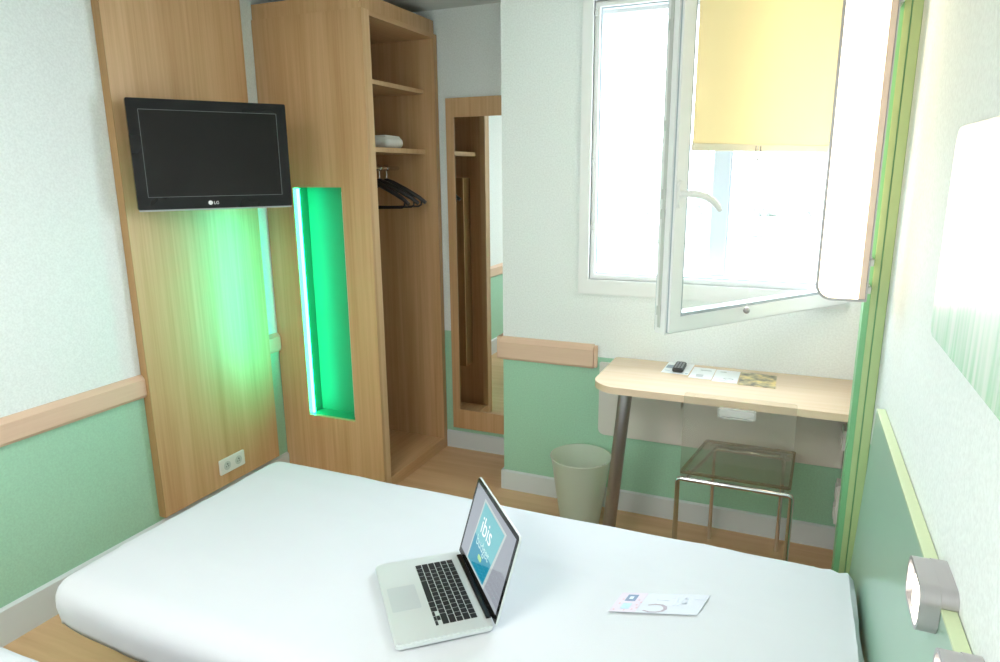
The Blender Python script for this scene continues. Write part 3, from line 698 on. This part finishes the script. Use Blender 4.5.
bm = B(.03, LW-.03, -.013, .001, .0152, .021, .002); ll('hinge_cover', bm, M_black, base)
# lid: in the plane leaning back 16 degrees
lean = math.radians(106-90)
Rl = Matrix.Rotation(-lean, 4, 'X'); T = Matrix.Translation((0, .002, .012))
def lid(bm): bmesh.ops.transform(bm, matrix=T @ Rl, verts=bm.verts[:]); return bm
# in lid space: x right, z up, -y faces the user
LH = .240
ld = ll('lid', lid(prism(rr(0, LW, 0, LH, (.003, .003, .012, .012)), 'y', 0, .006, bev=.0015)), M_alu)
ll('screen_bezel', lid(prism(rr(.002, LW-.002, .004, LH-.002, (.002, .002, .010, .010)), 'y', -.0012, -.0002)), M_black, ld)
def smat(name, col, s): 
    m, t, p = newmat(name); p.inputs['Base Color'].default_value = (.01, .01, .01, 1); p.inputs['Roughness'].default_value = .08
    p.inputs['Emission Color'].default_value = (*col, 1); p.inputs['Emission Strength'].default_value = s*.5; return m
D0, D1, Z0_, Z1_ = .014, LW-.014, .022, LH-.014
ll('display', lid(B(D0, D1, -.0016, -.0013, Z0_, Z1_)), smat('display_grey', (.60, .65, .74), .55), ld)
px0, px1 = .085, .270
ll('display_picture', lid(prism([(px0-.015, Z0_+.001), (px1-.03, Z0_+.001), (px1+.02, Z1_-.02), (px0+.01, Z1_-.012)], 'y', -.0019, -.0017)), smat('display_pale_edge', (.75, .85, .84), .7), ld)
ll('display_picture', lid(prism([(px0-.005, Z0_+.006), (px1-.042, Z0_+.006), (px1+.008, Z1_-.027), (px0+.018, Z1_-.02)], 'y', -.0022, -.0020)), smat('display_cyan', (.22, .68, .74), .75), ld)
ll('display_picture', lid(prism([(px0-.004, Z0_+.007), (px1-.043, Z0_+.007), (px1-.025, Z0_+.075), (px0+.004, Z0_+.085)], 'y', -.0024, -.00225)), smat('display_teal', (.01, .33, .50), .8), ld)
tb = place(text_bm('ibis', .070, .0002), (.118, -.0027, .128), (1, 0, 0), (0, 0, 1)); ll('display_text', lid(tb), smat('display_white', (.95, 1, 1), 1.0), ld)
tb = place(text_bm('budget', .040, .0002), (.112, -.0027, .090), (1, 0, 0), (0, 0, 1)); ll('display_text', lid(tb), smat('display_pale', (.6, .88, .88), .9), ld)
ll('display_mark', lid(prism(rr(.150, .180, .064, .078, .006), 'y', -.0030, -.0027)), smat('display_green', (.5, .85, .35), .8), ld)

# ------------------------------------------------------------------ leaflet on the duvet
def q4(a, b, c, d_, z, th=.0004, bm=None):
    return prism([a, b, c, d_], 'z', z, z+th, bm)
P0, P1, P2, P3 = Vector((-.362, 1.520)), Vector((-.150, 1.592)), Vector((-.129, 1.691)), Vector((-.347, 1.612))
def uv(u, v): 
    a = P0.lerp(P1, u); b = P3.lerp(P2, u); p = a.lerp(b, v); return (p.x, p.y)
pz = .4675
pf = thing('bed_leaflet', 'small white printed leaflet lying on the duvet right of the laptop', 'leaflet', (-.25, 1.6, pz))
obj('sheet', q4(uv(0, 0), uv(1, 0), uv(1, 1), uv(0, 1), pz, .0010), mat('leaflet_paper', (.64, .675, .77), .5, var=.01), pf)
def rect(u0, u1, v0, v1, z, bm=None): return q4(uv(u0, v0), uv(u1, v0), uv(u1, v1), uv(u0, v1), z, .0002, bm)
obj('pink_block', rect(0, .30, 0, 1, pz+.0013), mat('pale_pink_print', (.68, .61, .73), .5, var=.02), pf)
obj('dark_square', rect(.09, .21, .56, .90, pz+.0016), mat('navy_print', (.16, .24, .40), .5), pf)
obj('blue_square', rect(.10, .20, .16, .44, pz+.0016), mat('light_blue_print', (.45, .66, .85), .5), pf)
bm = rect(.125, .17, .66, .80, pz+.0019); obj('square_mark', bm, mat('pale_blue_print', (.65, .75, .88), .5), pf)
M_rose = mat('rose_print', (.70, .45, .52), .5)
for (u, v) in ((.03, .08), (.05, .40), (.06, .62), (.24, .60), (.25, .35), (.23, .12), (.27, .20), (.28, .48), (.15, .06)): obj('red_dot', rect(u, u+.018, v, v+.06, pz+.0016), M_rose, pf)
arc = [(.36, .10), (.44, .03), (.52, .03), (.60, .09), (.63, .20), (.61, .34), (.55, .44), (.46, .46), (.38, .40)]
ai = [(.38, .13), (.45, .07), (.52, .07), (.57, .12), (.59, .20), (.57, .31), (.53, .39), (.46, .41), (.40, .37)]
b2 = bmesh.new()
va = [b2.verts.new((*uv(u, v), pz+.0016)) for u, v in arc]; vb = [b2.verts.new((*uv(u, v), pz+.0016)) for u, v in ai]
for i in range(len(va)-1): b2.faces.new((va[i], va[i+1], vb[i+1], vb[i]))
obj('hair_outline', b2, mat('brown_grey_print', (.40, .34, .42), .5), pf)
bm = bmesh.new()
for (u0, u1, v0, v1) in ((.66, .68, .40, .86), (.71, .73, .40, .80), (.68, .71, .60, .66), (.75, .80, .50, .56), (.75, .80, .74, .80), (.75, .765, .50, .80), (.785, .80, .50, .66), (.45, .58, .66, .70), (.86, .98, .74, .76)):
    rect(u0, u1, v0, v1, pz+.0014, bm)
obj('blue_marks', bm, mat('faint_blue_print', (.66, .72, .86), .5), pf)

# ------------------------------------------------------------------ added housing for the fill light behind the photographer
bm = prism(rr(-1.48, -.52, -.93, .03, .03), 'z', 2.335, ZC-.001); 
tag(obj('fill_light_housing', bm, M_white), 'square white housing of the added fill light behind the photographer', 'ceiling light')

# ------------------------------------------------------------------ outside
GZ = -3.2
M_ground = mat('pale_concrete', (.42, .43, .42), .9, var=.08, vscale=.3)
M_grass = mat('dry_grass', (.13, .17, .12), 1.0, var=.2, vscale=.6)
M_leaf = mat('hazed_green_leaves', (.30, .36, .30), 1.0, var=.15, vscale=2)  # leaf colour lightened, with the distant haze put into it
struct('ground', B(-80, 60, 3.6, 160, GZ-.2, GZ), M_ground, 'bright paved ground outside the window', 'ground')
struct('ground_verge', B(-14, 30, 47, 52, GZ, GZ+.06), M_grass, 'faint green grass strip outside the window', 'grass')
def bush(c, rx, ry, rz, label, name, cat, group=None, seed=0):
    b = bmesh.new(); bmesh.ops.create_icosphere(b, subdivisions=4, radius=1)
    for v in b.verts:
        n_ = 1+.35*noise.noise(v.co*2.2+Vector((seed, 0, 0)))+.15*noise.noise(v.co*6+Vector((seed, 0, 0)))
        v.co = Vector((c[0]+v.co.x*rx*n_, c[1]+v.co.y*ry*n_, max(GZ, c[2]+v.co.z*rz*n_)))
    return tag(obj(name, b, M_leaf, None, True), label, cat, group)
bush((-2.6, 54, GZ+.45), 1.0, .8, .8, 'small dark shrub on the bright ground seen through the sash glass', 'shrub', 'shrub', None, 1)
for i, (x, rx) in enumerate(((-20.5, 2.0), (-15.4, 1.6))):
    bush((x, 78, GZ+4), rx, 1.5, 3.2+.6*(i % 2), ('distant pale tree left in the open window gap', 'distant pale tree right in the open window gap')[i], 'tree', 'tree', 'distant trees outside', i*3.1)
for i, (x, rx) in enumerate(((-9, 2.0), (-3.4, 2.1), (2.2, 2.0))):
    bush((x, 80, GZ+3.2), rx, 1.5, 3.4, ('distant trees below the blind, leftmost clump', 'distant trees below the blind, middle clump', 'distant trees below the blind, clump beside the lamp')[i], 'tree', 'tree', 'distant trees outside', 10+i*3.1)
